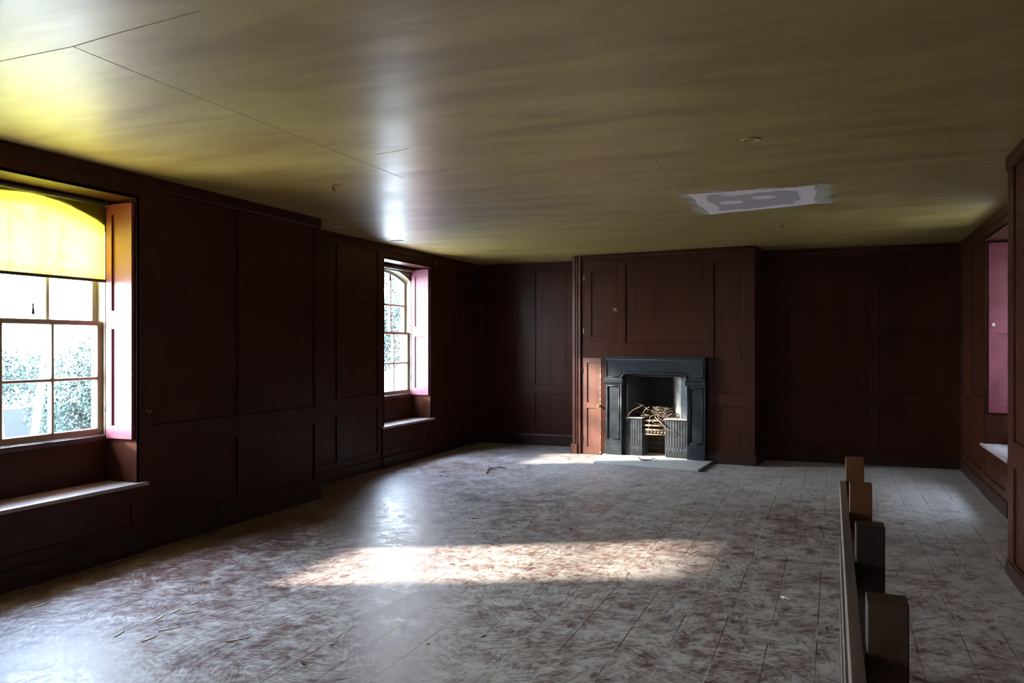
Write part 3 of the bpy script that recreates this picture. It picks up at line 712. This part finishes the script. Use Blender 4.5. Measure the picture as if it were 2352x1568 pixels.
# hearth
hr = root('hearth_slab', (1.2, -0.38, 0.0), 'pale dusty stone hearth slab before the fireplace', 'hearth', BREAST)
bm = bmesh.new(); prism(bm, [(0.44, 0.44), (0.44, -0.06), (0.60, -0.775), (1.90, -0.775), (1.868, -0.035), (1.57, -0.0), (1.57, 0.44)], lambda a, b, z: (a, b, z), 0.0, 0.028)
part('slab', bev(bm, 0.006), 'hearth', hr)
bm = bmesh.new(); prism(bm, [(1.892, -0.772), (1.918, -0.765), (1.886, -0.04), (1.862, -0.04)], lambda a, b, z: (a, b, z), 0.0, 0.027); part('edge_strip', bm, 'edge_shade', hr, 'dark strip painted as shade along the right edge')

# twigs heaped in the grate
def twig(name, pts, r, mat, label, frame=BREAST, group=None, n=5):
    pts = [Vector(p) for p in pts]
    rs = [r*(1-0.55*i/max(1, len(pts)-1)) for i in range(len(pts))]
    bm = bmesh.new(); tube(bm, pts, rs, n)
    if len(pts) > 3 and r > 0.003:
        i = len(pts)//2; d = (pts[i]-pts[i-1]).normalized(); s = d.orthogonal().normalized()
        tube(bm, [pts[i], pts[i]+d*0.02+s*0.012], [r*0.5, r*0.25], 4)
    return top(name, bm, mat, label, 'twig', frame, group)
TL = 'dry twig tangled with others in the heap filling the grate'
for i in range(125):
    if i < 45:
        u = rnd.uniform(0.99, 1.23); y = rnd.uniform(0.06, 0.26); z = rnd.uniform(0.37, 0.50); ln = rnd.uniform(0.10, 0.20)
    else:
        u = rnd.gauss(1.13, 0.125); y = rnd.uniform(0.05, 0.32); z = 0.535+rnd.random()**1.4*0.125*max(0.25, 1-((u-1.12)/0.33)**2); ln = rnd.uniform(0.12, 0.32)
    a = rnd.uniform(0, math.pi); e = rnd.gauss(0, 0.22)
    d = Vector((math.cos(a), math.sin(a)*0.7, e)); d.normalize()
    side = Vector((-d.y, d.x, rnd.uniform(-0.4, 0.4))); cv = rnd.uniform(-0.22, 0.22); pts = []
    for k in range(6):
        s = (k/5-0.5)
        p = Vector((u, y, z))+d*ln*s+side*ln*cv*(s*s-0.1)*2+Vector((rnd.uniform(-1, 1), rnd.uniform(-1, 1), rnd.uniform(-1, 1)))*0.004
        p.x = min(max(p.x, 0.985 if i < 45 else 0.80), 1.24 if i < 45 else 1.47); p.y = min(max(p.y, 0.045), 0.36); p.z = max(p.z, 0.345 if i < 45 else 0.528)
        if i >= 45:
            p.x = max(p.x, 0.775+0.45*p.y+0.02); p.x = min(p.x, 1.50-0.64*max(0, p.y-0.02))
        pts.append(p)
    twig('twig', pts, rnd.uniform(0.0024, 0.005), 'twig' if i % 3 else 'twig_dark', TL, group='twigs heaped in the grate')
uz = lambda l, y: [(u, y if not isinstance(y, list) else y[i], z) for i, (u, z) in enumerate(l)]
twig('twig', uz([(0.822, 0.701), (0.87, 0.69), (0.93, 0.671), (0.999, 0.633), (1.05, 0.60)], 0.06), 0.006, 'twig', 'long twig poking highest to the left above the grate')
twig('twig', uz([(0.952, 0.667), (0.90, 0.645), (0.844, 0.618), (0.801, 0.579), (0.766, 0.52), (0.774, 0.471)], [0.05, 0.03, 0.01, -0.02, -0.038, -0.042]), 0.006, 'twig', 'bent twig drooping over the left fluted cheek of the grate')
twig('twig', uz([(1.12, 0.53), (1.16, 0.508), (1.227, 0.463), (1.268, 0.417), (1.293, 0.394), (1.376, 0.37), (1.462, 0.315)], [0.02, -0.02, -0.05, -0.05, -0.05, -0.05, -0.05]), 0.0075, 'twig', 'long crooked twig hanging down across the right fluted cheek')
twig('twig', uz([(1.116, 0.553), (1.061, 0.534), (1.053, 0.452), (1.044, 0.378), (1.031, 0.304)], [0.03, 0.0, -0.012, -0.014, -0.014]), 0.0055, 'twig', 'thin twig hanging straight down in front of the rusty bars')
twig('twig', uz([(1.15, 0.554), (1.184, 0.515), (1.192, 0.483), (1.15, 0.485), (1.116, 0.504), (1.095, 0.471), (1.125, 0.448), (1.192, 0.455)], [0.02, -0.01, -0.014, -0.014, -0.01, -0.014, -0.014, -0.014]), 0.0048, 'twig', 'curled twig looping before the top bar of the grate')
twig('twig', uz([(0.956, 0.57), (0.982, 0.62), (1.025, 0.647), (1.05, 0.656)], 0.04), 0.006, 'twig', 'short arched twig at the left of the heap')
twig('twig', uz([(1.229, 0.589), (1.246, 0.631), (1.279, 0.665)], 0.06), 0.007, 'twig', 'short thick twig standing up at the right of the heap')
twig('twig', [(-2.264, 9.809, 0.042), (-2.20, 9.66, 0.043), (-2.14, 9.655, 0.043), (-2.09, 9.70, 0.043), (-2.071, 9.85, 0.042)], 0.010, 'twig_dark', 'dark curved twig lying on the pale hearth slab', IDENT)
t0 = twig('twig', [(-3.633, 8.222, 0.006), (-3.70, 8.40, 0.01), (-3.716, 8.523, 0.012), (-3.69, 8.60, 0.01), (-3.60, 8.70, 0.006)], 0.007, 'twig_dark', 'small dark forked twig on the floorboards before the far left window', IDENT)
bm = bmesh.new(); tube(bm, [(-3.716, 8.523, 0.012), (-3.80, 8.62, 0.010), (-3.83, 8.70, 0.006)], [0.005, 0.003, 0.002], 5); tube(bm, [(-3.70, 8.42, 0.01), (-3.62, 8.47, 0.008)], [0.004, 0.002], 5)
part('fork', bm, 'twig_dark', t0)

# ------------------------------------------------------------------ timber barrier
bf = root('timber_barrier', (0.08, 2.8, 0), 'low timber barrier of square posts and three dusty rails', 'barrier')
for y, m in ((1.735, 'post_brown'), (2.44, 'post_dark'), (3.145, 'post'), (3.85, 'post'), (1.03, 'post_brown')):
    dx = -0.006*(y-1.735)
    bm = bmesh.new(); box(bm, 0.058+dx, 0.133+dx, y-0.035, y+0.035, 0, 0.95); part('post', bev(bm, 0.003), m, bf, {'post_dark': 'nearly black post', 'post': 'orange varnished post'}.get(m))
for z in (0.85, 0.59, 0.32):
    bm = bmesh.new(); prism(bm, [(0.031, 0.4), (0.058, 0.4), (0.047, 3.815), (0.021, 3.815)], lambda a, b, d: (a, b, d), z-0.095, z); part('rail', bev(bm, 0.002), 'rail', bf)

# ------------------------------------------------------------------ ceiling details
def ragged(pts, amp, step, seed):
    r = random.Random(seed); out = []
    for i, p in enumerate(pts):
        q = pts[(i+1) % len(pts)]; L = math.hypot(q[0]-p[0], q[1]-p[1]); n = max(1, int(L/step))
        nx, ny = (q[1]-p[1])/L, -(q[0]-p[0])/L
        for k in range(n):
            t = k/n; a = amp*r.uniform(-1, 1); a += amp*1.2*math.sin(k*0.35+seed)
            out.append((p[0]+(q[0]-p[0])*t+nx*a, p[1]+(q[1]-p[1])*t+ny*a))
    return out
fz_ = lambda a, b, d: (a, b, ZC-d)
pt = root('ceiling_repair', (-0.6, 6.85, ZC), 'ragged white filler patch on the olive ceiling', 'ceiling patch')
bm = bmesh.new(); q = [(-1.13, 6.33), (-1.14, 7.45), (-0.04, 7.22), (-0.03, 6.37)]
prism(bm, ragged(q, 0.028, 0.02, 3), fz_, 0, 0.0015)
for a, b, ln, w in ((-0.05, 6.6, 0.08, 0.008), (-0.06, 7.0, 0.06, 0.01), (-1.12, 6.5, -0.07, 0.01), (-1.12, 7.0, -0.05, 0.014), (-1.10, 6.36, -0.05, 0.01), (-0.75, 6.31, -0.1, 0.02), (-0.05, 6.45, 0.14, 0.005)):
    prism(bm, [(a, b), (a+ln, b+0.004), (a+ln, b+w*0.4), (a, b+w)], fz_, 0, 0.0014)
part('filler_smear', bm, 'thinfill', pt, 'thin brushed smear of filler')
bm = bmesh.new(); prism(bm, ragged([(-1.08, 6.37), (-1.05, 7.42), (-0.145, 7.19), (-0.135, 6.39)], 0.008, 0.03, 5), fz_, 0.0014, 0.003)
part('filler_coat', bm, 'plaster', pt, 'smooth pinkish filler')
bm = bmesh.new(); prism(bm, ragged([(-0.965, 6.46), (-0.93, 7.28), (-0.30, 7.12), (-0.25, 6.52), (-0.42, 6.47), (-0.60, 6.53)], 0.016, 0.03, 8), fz_, 0.0028, 0.0036)
part('plasterboard', bm, 'board', pt, 'bare grey plasterboard')
bm = bmesh.new()
for cx_, cy_, rx, ry in ((-0.80, 6.86, 0.10, 0.085), (-0.53, 6.72, 0.10, 0.085), (-0.74, 6.52, 0.11, 0.04)):
    prism(bm, [(cx_+rx*math.cos(2*math.pi*k/16)*rnd.uniform(0.85, 1.05), cy_+ry*math.sin(2*math.pi*k/16)*rnd.uniform(0.85, 1.05)) for k in range(16)], fz_, 0.0034, 0.0042)
part('screw_filler', bm, 'plaster', pt, 'filler dabs over screw heads')
# board joint lines
def strip(name, pts, w, mat):
    bm = bmesh.new()
    for p, q_ in zip(pts, pts[1:]):
        L = math.hypot(q_[0]-p[0], q_[1]-p[1]); nx, ny = (q_[1]-p[1])/L*w, -(q_[0]-p[0])/L*w
        prism(bm, [(p[0]+nx, p[1]+ny), (q_[0]+nx, q_[1]+ny), (q_[0]-nx, q_[1]-ny), (p[0]-nx, p[1]-ny)], fz_, -0.001, 0.0009)
    return struct(name, bm, mat, ceil)
jit = lambda pts: [(a+rnd.uniform(-0.004, 0.004), b+rnd.uniform(-0.004, 0.004)) for a, b in pts]
strip('joint_line', jit([(-4.4, 2.31), (-3.9, 2.305), (-3.256, 2.298), (-2.833, 2.295), (-2.5, 2.26), (-2.1, 2.22)]), 0.0022, 'crack')
strip('joint_line', jit([(-2.833, 2.295), (-2.84, 2.6), (-2.847, 2.9), (-2.849, 3.45), (-2.855, 4.0), (-2.86, 4.5), (-2.865, 5.0)]), 0.0018, 'crack')
strip('joint_line', jit([(-2.679, 4.311), (-2.5, 4.29), (-2.394, 4.248)]), 0.0015, 'crack')
strip('joint_line', jit([(-1.069, 5.026), (-1.08, 5.6), (-1.092, 6.07)]), 0.0014, 'crack')
def rose(x, y, r, label, hook=True, mat='ceiling'):
    o = root('ceiling_rose', (x, y, ZC), label, 'ceiling rose')
    bm = bmesh.new(); lathe(bm, [(r, 0.002), (r, -0.006), (r*0.9, -0.010), (r*0.82, -0.006), (r*0.2, -0.006)], (x, y, ZC), 'z', 28); part('plate', bm, mat, o)
    if hook: bm = bmesh.new(); tube(bm, [(x, y, ZC-0.004), (x, y, ZC-0.03), (x+0.012, y, ZC-0.042), (x+0.02, y, ZC-0.03)], 0.004, 6); part('hook', bm, 'dark_metal', o)
    return o
rose(-3.486, 5.031, 0.055, 'small round ceiling plate with a hook near the left window')
rose(-0.45, 4.814, 0.055, 'round painted ceiling plate nearest the camera, above the white patch', False)
rose(-0.477, 8.289, 0.06, 'round ceiling plate with a hook beyond the white patch')
bm = bmesh.new(); box(bm, -4.72, -4.58, 7.93, 8.0, ZC-0.006, ZC+0.001); top('plaster_hole', bm, 'dark_metal', 'small dark gap in the ceiling above the far left window', 'ceiling hole')
bm = bmesh.new(); prism(bm, [(-4.68, 6.76), (-4.57, 6.78), (-4.56, 6.83), (-4.67, 6.82)], fz_, -0.001, 0.002); top('plaster_scar', bm, 'plaster', 'small pale plaster scar on the ceiling beside the left wall step', 'plaster scar')
# hooks on the wall
def hook(p, label, s=0.02):
    bm = bmesh.new(); x, y, z = p
    tube(bm, [(x, y, z), (x+0.012, y, z), (x+0.02, y, z-s*0.6), (x+0.03, y, z-s), (x+0.042, y, z-s*0.4), (x+0.042, y, z+s*0.2)], 0.0032, 6)
    lathe(bm, [(0.009, 0.0), (0.009, 0.004)], (x, y, z), 'x', 10)
    return top('wall_hook', bm, 'brass', label, 'hook')
hook((LX, 4.252, 0.99), 'small hook on the brown stile right of the yellow blind window')
hook((LR, 8.095, 2.535), 'curtain hook above the near corner of the far left window', 0.03)
hook((LR, 9.43, 2.535), 'curtain hook above the far corner of the far left window', 0.03)
hook((LR-PD, 7.675, 2.0), 'little brass hook in the dark panel left of the far window')

# ------------------------------------------------------------------ debris on the floor
SL = 'pale wood splinter lying on the dusty boards by the left window'
for x, y in ((-3.333, 3.474), (-3.24, 3.347), (-3.328, 3.225), (-3.144, 3.112), (-3.133, 2.968), (-3.326, 2.963), (-2.721, 3.122), (-3.51, 4.375), (-3.326, 3.327), (-4.1, 3.117)):
    bm = bmesh.new(); ln = rnd.uniform(0.03, 0.06); a = rnd.uniform(0.9, 1.9); c, s = math.cos(a), math.sin(a); w = rnd.uniform(0.003, 0.007)
    prism(bm, [(-ln, -w*0.4), (-ln*0.3, -w), (ln*0.7, -w*0.8), (ln, 0), (ln*0.6, w), (-ln*0.8, w*0.6)], lambda p, q_, d: (x+p*c-q_*s, y+p*s+q_*c, d), 0.0, 0.004)
    top('wood_splinter', bm, 'splinter', SL, 'splinter', group='splinters by the left window')
bm = bmesh.new(); tube(bm, [(-0.283, 4.818, 0.006), (-0.26, 4.80, 0.008), (-0.234, 4.774, 0.006)], [0.006, 0.006, 0.004], 5); tube(bm, [(-0.278, 4.80, 0.006), (-0.262, 4.786, 0.006)], 0.004, 5)
top('wood_splinter', bm, 'splinter', 'forked pale wood splinter on the floor left of the timber barrier', 'splinter')
for x, y in ((-1.831, 3.432), (-1.801, 4.61), (-1.359, 4.084), (-1.392, 4.24), (-2.26, 3.25)):
    bm = bmesh.new(); m = 7; s = rnd.uniform(0.010, 0.018)
    prism(bm, [(x+s*math.cos(2*math.pi*k/m)*rnd.uniform(0.4, 1.2), y+s*math.sin(2*math.pi*k/m)*rnd.uniform(0.4, 1.2)) for k in range(m)], lambda a, b, d: (a, b, d), 0, 0.004)
    top('plaster_crumb', bm, 'paint_chip', 'white plaster crumb in the middle of the floor', 'plaster crumb', group='plaster crumbs on the floor')
for x, y in ((-2.288, 6.068), (-2.12, 6.23), (-1.923, 5.977), (-2.784, 6.025), (-3.794, 10.0), (-3.123, 9.642), (-4.048, 7.886), (-2.242, 2.997), (-1.611, 3.607), (-2.335, 4.719)):
    bm = bmesh.new(); s = rnd.uniform(0.018, 0.032); a = rnd.uniform(0, 3.1); c, sn = math.cos(a), math.sin(a)
    P_ = []
    for k in range(10):
        t = 2*math.pi*k/10; P_.append((s*math.cos(t), 0.3*s*math.sin(t)*rnd.uniform(0.7, 1.2)))
    va = [bm.verts.new((x+p*c-q_*sn, y+p*sn+q_*c, 0.001+0.006*abs(q_)/(0.3*s)+0.003*rnd.random())) for p, q_ in P_]; vb = [bm.verts.new(v.co+Vector((0, 0, 0.0008))) for v in va]
    bm.faces.new(va[::-1]); bm.faces.new(vb)
    for k in range(10): bm.faces.new((va[k], va[(k+1) % 10], vb[(k+1) % 10], vb[k]))
    top('dry_leaf', bm, 'leaf_dry', 'dark curled dry leaf on the dusty floorboards', 'leaf', group='dry leaves on the floor')

# ------------------------------------------------------------------ garden outside the left windows
struct('ground', B(-60, -5.46, -30, 60, -0.60, -0.5), 'ground')
struct('ground', B(1.95, 40, -30, 60, -0.60, -0.5), 'ground')
gw = top('garden_wall', B(-11.6, -11.3, 3.0, 9.6, -0.5, 0.50), 'garden_brick', 'low brick garden wall seen through the left window', 'garden wall')
def tree(x, y, h, r, label, seed, n1=7, lean=(0, 0), z0=-0.5, fork=0.35):
    q = random.Random(seed); t = root('tree', (x, y, z0), label, 'tree')
    tr = [Vector((x, y, z0))]; k = 6
    for i in range(1, k+1): tr.append(Vector((x+lean[0]*i/k+q.uniform(-.08, .08), y+lean[1]*i/k+q.uniform(-.08, .08), z0+h*i/k)))
    bm = bmesh.new(); tube(bm, tr, [r*(1-0.75*i/k) for i in range(k+1)], 9); part('trunk', bm, 'bark', t)
    for b in range(n1):
        i = q.uniform(fork*k, k-0.3); j = int(i); p = tr[j].lerp(tr[j+1], i-j); rr_ = r*(1-0.75*i/k)*0.6
        a = q.uniform(0, 6.28); d = Vector((math.cos(a), math.sin(a), q.uniform(0.5, 1.3))).normalized(); ln = h*q.uniform(0.25, 0.45)
        pts = [p]
        for s in range(5):
            d = (d+Vector((q.uniform(-.25, .25), q.uniform(-.25, .25), q.uniform(-.1, .3)))).normalized(); pts.append(pts[-1]+d*ln/5)
        bm = bmesh.new(); tube(bm, pts, [rr_*(1-0.85*s/5) for s in range(6)], 6)
        for w in range(6):
            s = q.randint(1, 5); d2 = (d+Vector((q.uniform(-1, 1), q.uniform(-1, 1), q.uniform(-.4, .8)))).normalized(); pp = [pts[s]]
            for e in range(3):
                d2 = (d2+Vector((q.uniform(-.3, .3), q.uniform(-.3, .3), q.uniform(-.2, .3)))).normalized(); pp.append(pp[-1]+d2*ln*0.14)
            tube(bm, pp, [rr_*0.32, rr_*0.24, rr_*0.16, rr_*0.08], 4)
        part('branch', bm, 'bark', t)
    return t
tree(-9.4, 6.75, 4.6, 0.07, 'pale slender tree standing just outside the left window', 3, 5, (-0.4, -0.3), fork=0.25)
tree(-9.9, 7.35, 5.2, 0.06, 'thin leaning tree behind the slender one outside the left window', 5, 4, (-0.6, 0.9), fork=0.2)
tree(-15.0, 11.5, 9.0, 0.16, 'tall bare tree in the distance behind the brick garden wall', 8, 16)
tree(-13.5, 12.0, 8.0, 0.13, 'bare tree rising behind the dark evergreen bush', 12, 16, (0.4, 0.3))
tree(-16.0, 24.5, 9.0, 0.18, 'bare tree seen through the far left window', 21, 14)
def bush(ctr, rad, n, label, seed, size=0.07, name='evergreen_bush'):
    q = random.Random(seed); b = root(name, (ctr[0], ctr[1], -0.5), label, 'bush'); bm = bmesh.new()
    lumps = [(Vector((q.uniform(-.6, .6)*rad[0], q.uniform(-.6, .6)*rad[1], q.uniform(-.6, .55)*rad[2])), q.uniform(0.35, 0.6)) for _ in range(22)]
    for i in range(n):
        c, s = q.choice(lumps); v = Vector((q.gauss(0, 1), q.gauss(0, 1), q.gauss(0, 1))).normalized()*s*q.uniform(0.75, 1.05)
        p = Vector(ctr)+c+Vector((v.x*rad[0], v.y*rad[1], v.z*rad[2]))
        if p.z < -0.48: continue
        d = Vector((q.gauss(0, 1), q.gauss(0, 1), q.gauss(0, 1)-0.4)).normalized(); s_ = d.orthogonal().normalized(); s_.rotate(Matrix.Rotation(q.uniform(0, 6.28), 3, d)); sz = size*q.uniform(0.6, 1.3)
        bm.faces.new([bm.verts.new(p), bm.verts.new(p+d*sz*0.5+s_*sz*0.28), bm.verts.new(p+d*sz), bm.verts.new(p+d*sz*0.5-s_*sz*0.28)])
    o = part('foliage', bm, 'foliage', b); o['kind'] = 'stuff'
    bm = bmesh.new()
    for k in range(5): tube(bm, [(ctr[0]+q.uniform(-.1, .1), ctr[1]+q.uniform(-.1, .1), -0.5), (ctr[0]+q.uniform(-.5, .5)*rad[0], ctr[1]+q.uniform(-.5, .5)*rad[1], ctr[2])], [0.04, 0.015], 5)
    part('stem', bm, 'bark', b); return b
bush((-10.2, 8.62, 0.55), (0.9, 0.58, 1.15), 18000, 'dark evergreen bush filling the lower right panes of the left window', 2, 0.055)
bush((-13.2, 9.2, 0.85), (0.8, 1.5, 0.6), 9000, 'spreading ivy clump behind the low brick garden wall', 4, 0.07)
bush((-14.6, 22.6, 1.9), (1.4, 2.6, 2.7), 16000, 'green shrub seen through the far left window', 6, 0.14)
top('garden_shed', B(-13.5, -12.2, 19.2, 23.0, -0.5, 0.62), 'shed', 'blue grey lean-to seen low through the far left window', 'shed')

struct('sky_blocker', B(4.6, 9.0, -6.0, 22.0, -0.5, 6.5), 'garden_brick')  # unseen block added to cut sky light at the right window

# ------------------------------------------------------------------ light
w = bpy.data.worlds.new('World'); bpy.context.scene.world = w; w.use_nodes = True
nt = w.node_tree; bg = nt.nodes['Background']
tc = nt.nodes.new('ShaderNodeTexCoord'); sp = nt.nodes.new('ShaderNodeSeparateXYZ'); rp = nt.nodes.new('ShaderNodeValToRGB')
nt.links.new(tc.outputs['Generated'], sp.inputs[0]); nt.links.new(sp.outputs[2], rp.inputs[0])
rp.color_ramp.elements[0].position = 0.0; rp.color_ramp.elements[0].color = (0.84, 0.92, 1.0, 1)
el = rp.color_ramp.elements[1]; el.position = 0.6; el.color = (0.52, 0.69, 1.0, 1)
nt.links.new(rp.outputs[0], bg.inputs[0]); bg.inputs[1].default_value = 28.0
sl = bpy.data.lights.new('sun', 'SUN'); sl.energy = 13; sl.angle = math.radians(4.0); sl.color = (1.0, 0.93, 0.82)
so = bpy.data.objects.new('sun', sl); C.objects.link(so)
so.location = (-12, 0, 8); so.rotation_euler = Vector((1, 0.50, -0.50)).to_track_quat('-Z', 'Y').to_euler()
for i, (fn, wd) in enumerate(((fL, W1), (fLR, W2), (fRR, W3), (fL, W0))):
    pl = bpy.data.lights.new('skylight_portal', 'AREA'); pl.shape = 'RECTANGLE'; pl.size = 1.25; pl.size_y = 1.8
    pl.cycles.is_portal = True
    po = bpy.data.objects.new('skylight_portal', pl); C.objects.link(po)
    c0 = Vector(fn((wd[0]+wd[1])/2, 1.62, 0.60)); inward = Vector(fn(0, 0, 0))-Vector(fn(0, 0, 1))
    po.location = c0; po.rotation_euler = inward.to_track_quat('-Z', 'Z').to_euler()

# ------------------------------------------------------------------ camera
cam = bpy.data.cameras.new('camera'); co = bpy.data.objects.new('camera', cam); C.objects.link(co)
cam.sensor_width = 36; cam.lens = 36*1829/2352; cam.shift_y = 8/2352; cam.clip_start = 0.05
co.location = (0, 0, 1.45); co.rotation_euler = (math.pi/2, 0, math.radians(22.05))
sc = bpy.context.scene; sc.camera = co
sc.view_settings.view_transform = 'Standard'; sc.view_settings.look = 'None'; sc.view_settings.exposure = 1.4; sc.view_settings.gamma = 1.0
sc.view_settings.use_curve_mapping = False
cy = sc.cycles; cy.use_denoising = True; cy.max_bounces = 12; cy.diffuse_bounces = 7; cy.glossy_bounces = 5; cy.transparent_max_bounces = 24; cy.transmission_bounces = 8
cy.sample_clamp_indirect = 8.0; cy.caustics_reflective = True
